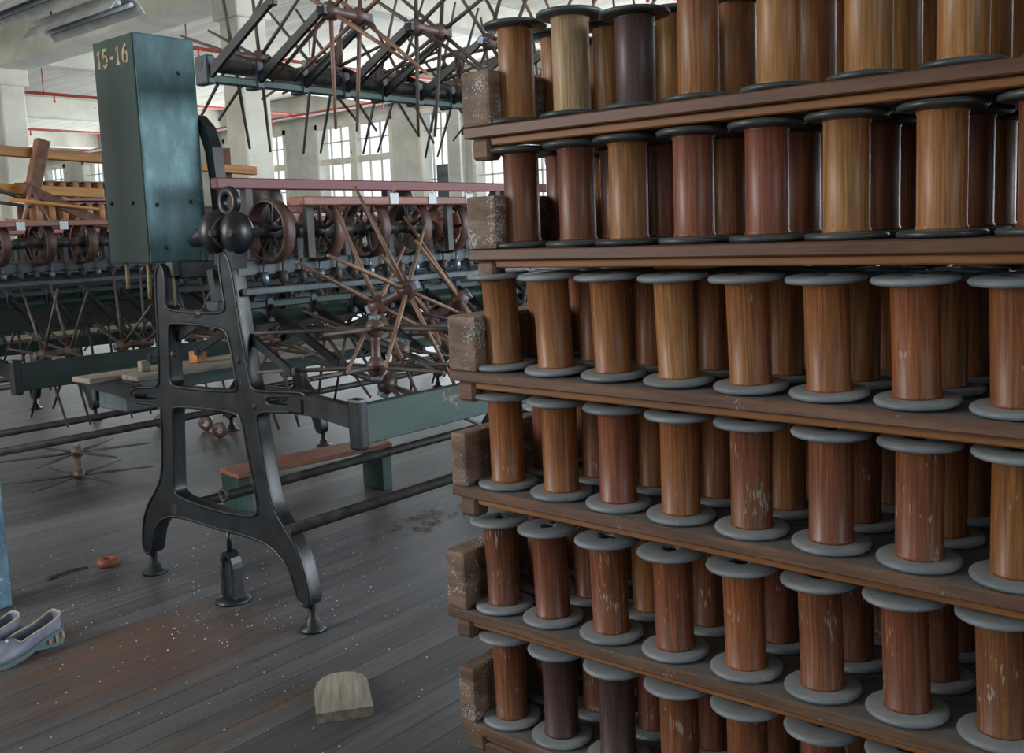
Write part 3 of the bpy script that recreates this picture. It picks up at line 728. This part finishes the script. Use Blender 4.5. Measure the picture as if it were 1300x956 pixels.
for k in range(7):
    reel(TX(1.78 + .35 * k, YC + 1.9 + .36, .738, random.uniform(0, 1.05)), 'six-spoked wooden reel low on the far side of the second machine, %s along' % ORD[k], g)
# loose reels heaped on the lower arms and board
def axis_m(p, ax, spin=0):
    q = Vector((1, 0, 0)).rotation_difference(Vector(ax).normalized())
    return Matrix.Translation(p) @ q.to_matrix().to_4x4() @ Matrix.Rotation(spin, 4, 'X')
def spin_for(ax, a):
    q = Vector((1, 0, 0)).rotation_difference(Vector(ax).normalized())
    l = q.inverted() @ Vector(a); return math.atan2(-l.y, l.z)
ax = (.229, -.892, .391)
reel(axis_m((1.955, 2.07, .922), ax, spin_for(ax, (-.176, .357, .917))), 'pale-spoked loose reel tilted on top of the heap facing out', 'loose reels', warm=True)
reel(axis_m((1.87, 2.06, .785), (.05, .03, 1), .35), 'loose reel lying flat on the lower arms under the tilted reel', 'loose reels')
reel(axis_m((2.27, 2.16, .86), (.55, -.6, .5), .5), 'loose reel leaning behind the tilted one beside the tray end', 'loose reels', warm=True)
reel(axis_m((2.03, 2.16, .70), (.35, -.25, .9), .2), 'loose reel at the bottom of the heap against the green board', 'loose reels')
reel(axis_m((2.16, 4.5, .0835), (.0, .03, 1), .5), 'fallen reel standing on its hub ends on the floor boards', 'loose reels')
reel(axis_m((2.33, 2.02, .74), (.25, .2, .95), .8), 'loose reel spilling towards the stacked trays above the green board', 'loose reels')

for x, z, lab in ((1.956, 1.643, 'dark ring-shaped weight hung on the upper near-side arms, the one closer to the gear box'), (2.472, 1.664, 'dark ring-shaped weight hung on the upper near-side arms, the one closer to the tray stack')):
    tag(part('ring_weight', MB().lathe([(.015, -.006), (.034, -.006), (.036, -.003), (.036, .003), (.034, .006), (.015, .006), (.013, 0), (.015, -.006)], axis='X', n=28), 'hub', None, (x, 2.24, z), (0, 0, -.6)), lab, 'weight', 'ring weights')
# paper tags
def papertag(x, y, z, label):
    t = thing('paper_tag', label, 'tag', (x, y, z), group='paper tags on the guide shelves')
    part('tag_card', MB().box((-.018, -.0015, -.034), (.018, .0, 0), .0004), 'paper', t)
    part('tag_string', MB().torus((0, -.001, .004), .006, .0012, 'Y', 12, 5), 'string', t)
for i, x in enumerate((2.13, 2.30, 2.48)): papertag(x, YC - .3365, 1.232, 'white paper tag on the red shelf of the first machine, %s from the gear box' % ORD[i])
for i, x in enumerate((1.83, 2.01)): papertag(x, YC + 1.9 - .3365, 1.215, 'white paper tag on the shelf of the second machine, %s from the aisle end' % ORD[i])

# bits on the rear table
tag(part('wood_block', MB().box((-.03, -.02, 0), (.03, .02, .045), .004), 'clay', None, (2.02, 3.2, .6602), (0, 0, .4)), 'small orange wood block on the grey table planks behind the frame', 'block')
tag(part('wood_block', MB().box((-.018, -.014, 0), (.018, .014, .04), .004), 'greywood', None, (1.78, 3.16, .6602), (0, 0, .1)), 'pale wood block on the grey table planks by the end frame', 'block')
tag(part('paper_scrap', MB().box((-.05, -.035, 0), (.05, .035, .004), .001), 'greywood', None, (2.3, 3.14, .6602), (0, 0, .6)), 'flat pale scrap lying on the grey table planks', 'scrap')

# broken wooden reel stand on machine two
bs = thing('broken_reel_stand', 'broken brown wooden stand leaning among the rails of the second machine', 'stand', (2.0, 4.42, 1.2))
part('thick_post', MB().box((-.03, -.022, -.12), (.03, .022, .12), .006), 'brownwood', bs, (.055, -.01, .27), (0, .28, 0))
part('diagonal_board', MB().box((-.02, -.008, -.028), (.39, .008, .018), .003), 'brownwood', bs, (.0, -.03, .17), (0, .45, 0))
part('strut', MB().tube([(-.05, -.04, .0), (.01, -.03, .19)], .008, 6), 'spoke_warm', bs)
part('strut', MB().tube([(.07, -.05, .0), (.0, -.03, .19)], .008, 6), 'spoke_warm', bs)
part('strut', MB().tube([(.2, -.03, .0), (.24, -.03, .09)], .008, 6), 'spoke_warm', bs)
part('strut', MB().tube([(-.2, .02, .2), (-.02, .02, .13)], .009, 6), 'spoke', bs)
part('strut', MB().tube([(-.2, .0, .12), (.02, .0, .09)], .008, 6), 'spoke', bs)
part('cross_stick', MB().tube([(-.1, -.05, .12), (.3, -.05, .075)], .009, 6), 'clay', bs)
part('foot_stick', MB().tube([(-.12, -.04, .028), (.34, -.04, .0)], .012, 6), 'spoke_warm', bs)

# far stack of bobbin trays
rx, ry0 = 4.1, 8.85
tb = thing('trestle_table', 'plain wooden table carrying the distant stack of bobbins', 'table', (rx, ry0, 0))
part('table_top', MB().box((-.1, -.02, 1.09), (1.35, .36, 1.13), .004), 'brownwood', tb)
for x in (-.05, 1.25):
    for y in (0, .3): part('leg', MB().box((x, y, 0), (x + .05, y + .05, 1.0898), .003), 'brownwood', tb)
for lv in range(3):
    z = 1.1402 + lv * .2
    tt = thing('bobbin_tray', 'distant bobbin tray behind the machines, %s from its table' % ORD[lv], 'tray', (rx, ry0, z), group='distant bobbin trays')
    part('tray_board', MB().box((-.06, 0, -.006), (1.3, .3, .012), .002), 'redwood', tt)
    part('rear_board', MB().box((-.06, .28, .0122), (1.3, .3, .17), .002), 'brownwood', tt)
    part('bearer', MB().box((.0, .2, -.0198 if lv else -.01), (1.2, .28, -.0062), .002), 'slat', tt)
    for c in range(10):
        bobbin('golden brown', False, Matrix.Translation((rx + .03 + c * .118, ry0 + .06, z + .0125)), 'distant bobbin on the %s far tray, %s along the front row' % (ORD[lv], ORD[c]), 'bobbins on the distant trays')
        bobbin('orange brown', False, Matrix.Translation((rx + .03 + c * .118, ry0 + .19, z + .0125)), 'distant bobbin on the %s far tray, %s along the back row' % (ORD[lv], ORD[c]), 'bobbins on the distant trays')

# ------------------------------------------------------------------ floor things
bn = thing('low_bench', 'low bench with green legs and red-brown top under the first machine', 'bench', (2.52, 3.22, 0), (0, 0, -.16))
part('bench_top', MB().box((-.36, -.085, .185), (.36, .085, .205), .003), 'redwood', bn)
for sx in (-1, 1):
    part('leg', MB().box((sx * .33 - .025, -.08, 0), (sx * .33 + .025, .08, .1848), .003), 'green', bn)
part('cross_board', MB().box((.36, -.03, .0), (.385, .05, .2), .003), 'brownwood', bn)

ps = thing('painted_post', 'pale blue flaking painted post beside the shoes', 'post', (1.24, 3.092, 0))
part('shaft', MB().box((-.14, 0, .0), (0, .14, 1.7), .008, seg=2), 'bluepost', ps)

def shoe(label, origin, rz, mirror=1):
    """slip-on with wedge heel; length along +x from toe (x=-.25) to heel (x=0)"""
    t = thing('slip_on_shoe', label, 'shoe', origin, (0, 0, rz), group='pair of old shoes')
    st = [ # x, half width, sole top z, upper height, opening (0 closed)
     (-.250, .004, .013, .018), (-.245, .018, .012, .03), (-.232, .030, .012, .038), (-.205, .041, .012, .047), (-.17, .044, .013, .055), (-.13, .040, .017, .060),
     (-.095, .033, .024, .062), (-.06, .030, .033, .068), (-.03, .031, .040, .078), (-.01, .027, .043, .088), (0.0, .016, .044, .094)]
    # sole / wedge
    mb = MB(); rings = []
    for x, w, zs, h in st:
        lift = max(0, (-x - .2)) * .12
        arch = .012 * math.exp(-((x + .095) / .03) ** 2)
        off = mirror * .006 * math.sin((x + .12) * 14)
        zb = lift + arch * .9
        rings.append([mb.bm.verts.new((x, off - w - .003, zb)), mb.bm.verts.new((x, off + w + .003, zb)), mb.bm.verts.new((x, off + w + .002, zs)), mb.bm.verts.new((x, off - w - .002, zs))])
    for A, B in zip(rings, rings[1:]):
        for k in range(4): mb.bm.faces.new((A[k], A[(k + 1) % 4], B[(k + 1) % 4], B[k]))
    mb.bm.faces.new(rings[0][::-1]); mb.bm.faces.new(rings[-1])
    s = part('wedge_sole', mb, 'sole', t)
    for x, h0, h1 in ((-.052, .014, .026), (-.032, .012, .034), (-.012, .018, .036)):
        for sg in (-1, 1):
            wv = .0305 if x < -.02 else .0285
            part('worn_patch', MB().box((x - .003, sg * (wv + .0025) - .0014, h0), (x + .003, sg * (wv + .0025) + .0012, h1), .0005), 'worn', s)
    # upper
    mb = MB(); n = 15; rings = []; rim = []
    for i, (x, w, zs, h) in enumerate(st):
        off = mirror * .006 * math.sin((x + .12) * 14)
        op = x > -.155
        a_open = 0 if not op else min(1, (x + .155) / .035) * math.radians(52 if x < -.02 else 62)
        ring = []
        for k in range(n):
            a = PI * k / (n - 1)
            a = a if not op else (a if True else a)
            # angle from one side (0) over the top (pi/2) to the other (pi); the opening removes the middle
            if op:
                f = k / (n - 1)
                a = f * 2 * (PI / 2 - a_open) if f <= .5 else PI - (1 - f) * 2 * (PI / 2 - a_open)
            ca, sa = math.cos(a), math.sin(a)
            yy = off + w * math.copysign(abs(ca) ** .75, ca); zz = zs + (h - zs) * (abs(sa) ** .8)
            if op and x > -.1: zz = zs + (h - zs) * (abs(sa) / max(.05, math.sin(PI / 2 - a_open))) ** .9; yy = off + w * math.copysign(max(abs(ca) ** .5, .86), ca)
            ring.append(mb.bm.verts.new((x - (.004 if i == len(st) - 1 else 0), yy, zz)))
        rings.append((ring, op))
    mid = (n - 1) // 2
    for (A, oa), (B, ob) in zip(rings, rings[1:]):
        for k in range(n - 1):
            if ob and oa and k in (mid - 1, mid): 
                continue
            f = mb.bm.faces.new((A[k], A[k + 1], B[k + 1], B[k])); f.smooth = True
    # close the heel counter
    H = rings[-1][0]
    f = None
    for k in range(mid - 1):
        f = mb.bm.faces.new((H[k], H[k + 1], H[n - 2 - k], H[n - 1 - k])); f.smooth = True
    fr = [tuple(r[0][mid - 1].co) for r in rings if r[1]]; fl = [tuple(r[0][mid + 1].co) for r in rings if r[1]]
    up = part('upper', mb, 'leather', t)
    md = up.modifiers.new('thickness', 'SOLIDIFY'); md.thickness = .003; md.offset = -1
    part('piping', MB().tube(fr + fl[::-1] + [fr[0]], .0022, 6), 'piping', t)
    lm = MB()
    lm.box((-.19, -.026, .02), (-.02, .026, .026), .002)
    part('insole', lm, 'lining', t, (0, 0, .004), (0, -.11, 0))
    part('stud', MB().ball((-.158, -.012, .058), .004, 8, 6), 'paper', t)
    return t
shoe('grey-blue slip-on shoe with worn wedge heel, the one nearer the aisle', (1.204, 2.70, 0), .08)
shoe('grey-blue slip-on shoe tucked against the blue post', (1.13, 2.80, 0), .05, -1)

rg = tag(part('rubber_ring', MB().lathe([(.018, 0), (.034, 0), (.037, .012), (.034, .026), (.018, .026), (.016, .012), (.018, 0)], n=24), 'redrubber', None, (1.61, 3.2, .0003)), 'small red-brown ring lying on the floor near the rear foot', 'ring')
tag(part('metal_scrap', MB().tube([(-.06, 0, .006), (0, .01, .006), (.05, -.012, .006)], .005, 6).box((-.085, -.012, 0), (-.055, .012, .008), .002), 'iron', None, (1.5, 3.24, .0003)), 'thin dark metal scrap on the floor beside the red ring', 'scrap')
for i, (x, y) in enumerate(((3.19, 5.02), (3.11, 4.76), (3.08, 5.32))):
    tag(part('iron_washer', MB().lathe([(.02, -.009), (.045, -.009), (.045, .009), (.02, .009), (.02, -.009)], axis='X', n=24), 'hub', None, (x, y, .0455), (0, 0, .5)), 'round washer standing on edge under the second machine, %s' % ('between the other two', 'nearest the bench', 'farthest from the bench')[i], 'washer', 'washers on the floor')
# round-ended board by the trays
mbd = MB(); mbd.strip([(-.002, 0), (.004, 0), (.02, 0), (.045, 0), (.08, 0), (.2, .01)], [.02, .06, .095, .12, .13, .13], 0, .024, 'Z')
tag(part('loose_board', mbd, 'greywood', None, (1.495, 1.835, .0003), (0, 0, -2.3)), 'light worn board with a rounded end lying on the floor by the trays', 'board')
# debris
fm = MB(); rr = random.Random(3)
for k in range(650):
    x, y = rr.uniform(.6, 3.2), rr.uniform(1.2, 4.2)
    if rr.random() < .5: x, y = 1.65 + rr.gauss(0, .35), 2.5 + rr.gauss(0, .4)
    if 1.15 < x < 1.75 and y < 1.2: continue
    r_ = rr.uniform(.0006, .003) * (1.6 if rr.random() < .08 else 1); a = rr.uniform(0, PI)
    vs = [fm.bm.verts.new((x + r_ * math.cos(a + q) * rr.uniform(.6, 1.3), y + r_ * math.sin(a + q) * rr.uniform(.5, 1.1), .0015)) for q in (0, 1.6, 3.1, 4.7)]
    c = fm.bm.verts.new((x, y, .004)); 
    for q in range(4): fm.bm.faces.new((vs[q], vs[(q + 1) % 4], c))
tag(part('paint_flakes_debris', fm, 'flake', None), 'scattered white paint flakes over the dark floor boards', 'debris', kind='stuff')
dm = MB()
for k in range(60):
    x, y = 2.6 + rr.gauss(0, .12), 2.62 + rr.gauss(0, .06); a = rr.uniform(0, PI); l = rr.uniform(.006, .045)
    dm.tube([(x, y, .003), (x + l * math.cos(a), y + l * math.sin(a), .004)], rr.uniform(.0008, .0022), 4)
tag(part('dirt_debris', dm, 'tray', None), 'little heap of brown splinters on the floor under the foot rod', 'debris', kind='stuff')

# ------------------------------------------------------------------ light
w = D.worlds.new('World'); SC.world = w; w.use_nodes = True
bg = w.node_tree.nodes['Background']; bg.inputs['Color'].default_value = (.86, .93, 1, 1); bg.inputs['Strength'].default_value = 1.15
PB, PS, PE = 150, 190, 80
def area(name, loc_, rot, sx, sy, power, col):
    l = D.lights.new(name, 'AREA'); l.shape = 'RECTANGLE'; l.size = sx; l.size_y = sy; l.energy = power; l.color = col
    o = D.objects.new(name, l); COL.objects.link(o); o.location = loc_; o.rotation_euler = rot
    return o
for k, (a, b) in enumerate(backw[:4]):
    area('window_light', (XB + .05, (a + b) / 2, 2.1), (0, -PI / 2, 0), 2.3, b - a - .1, PB if k == 0 else 22, (1, .97, .93))  # added lamps in the unseen back windows, strongest for the bobbin fronts
for k, (a, b) in enumerate(sidew):
    area('window_light', ((a + b) / 2, YR + .05, 2.1), (PI / 2, 0, 0), b - a - .1, 2.3, PS if k else 25, (.8, .9, 1))  # added lamps in the unseen side windows, powered to brighten the gear box side
for k, (a, b) in enumerate(endw):
    area('window_light', (XW - .08, (a + b) / 2, 2.1), (0, PI / 2, 0), 2.1, b - a - .1, PE, (.86, .93, 1))

# ------------------------------------------------------------------ camera
yaw, pitch, roll = .693509, .112717, .038975
fw = Vector((math.cos(yaw) * math.cos(pitch), math.sin(yaw) * math.cos(pitch), -math.sin(pitch)))
rt = Vector((math.sin(yaw), -math.cos(yaw), 0)); dn = fw.cross(rt)
r2 = rt * math.cos(roll) + dn * math.sin(roll); d2 = -rt * math.sin(roll) + dn * math.cos(roll)
cam = D.cameras.new('camera'); co = D.objects.new('camera', cam); COL.objects.link(co)
mw = Matrix((r2, -d2, -fw)).transposed().to_4x4(); mw.translation = (0, 0, 1.1)
co.matrix_world = mw
cam.sensor_fit = 'HORIZONTAL'; cam.sensor_width = 36; cam.lens = 1236.5 / 1300 * 36
cam.shift_y = -44.5 / 1300; cam.clip_start = .02; cam.clip_end = 200
SC.camera = co
vs = SC.view_settings
vs.view_transform = 'Standard'; vs.look = 'None'; vs.gamma = 1; vs.exposure = .46; vs.use_curve_mapping = False
SC.cycles.max_bounces = 8; SC.cycles.diffuse_bounces = 5; SC.cycles.caustics_reflective = False; SC.cycles.caustics_refractive = False
SC.cycles.use_denoising = True
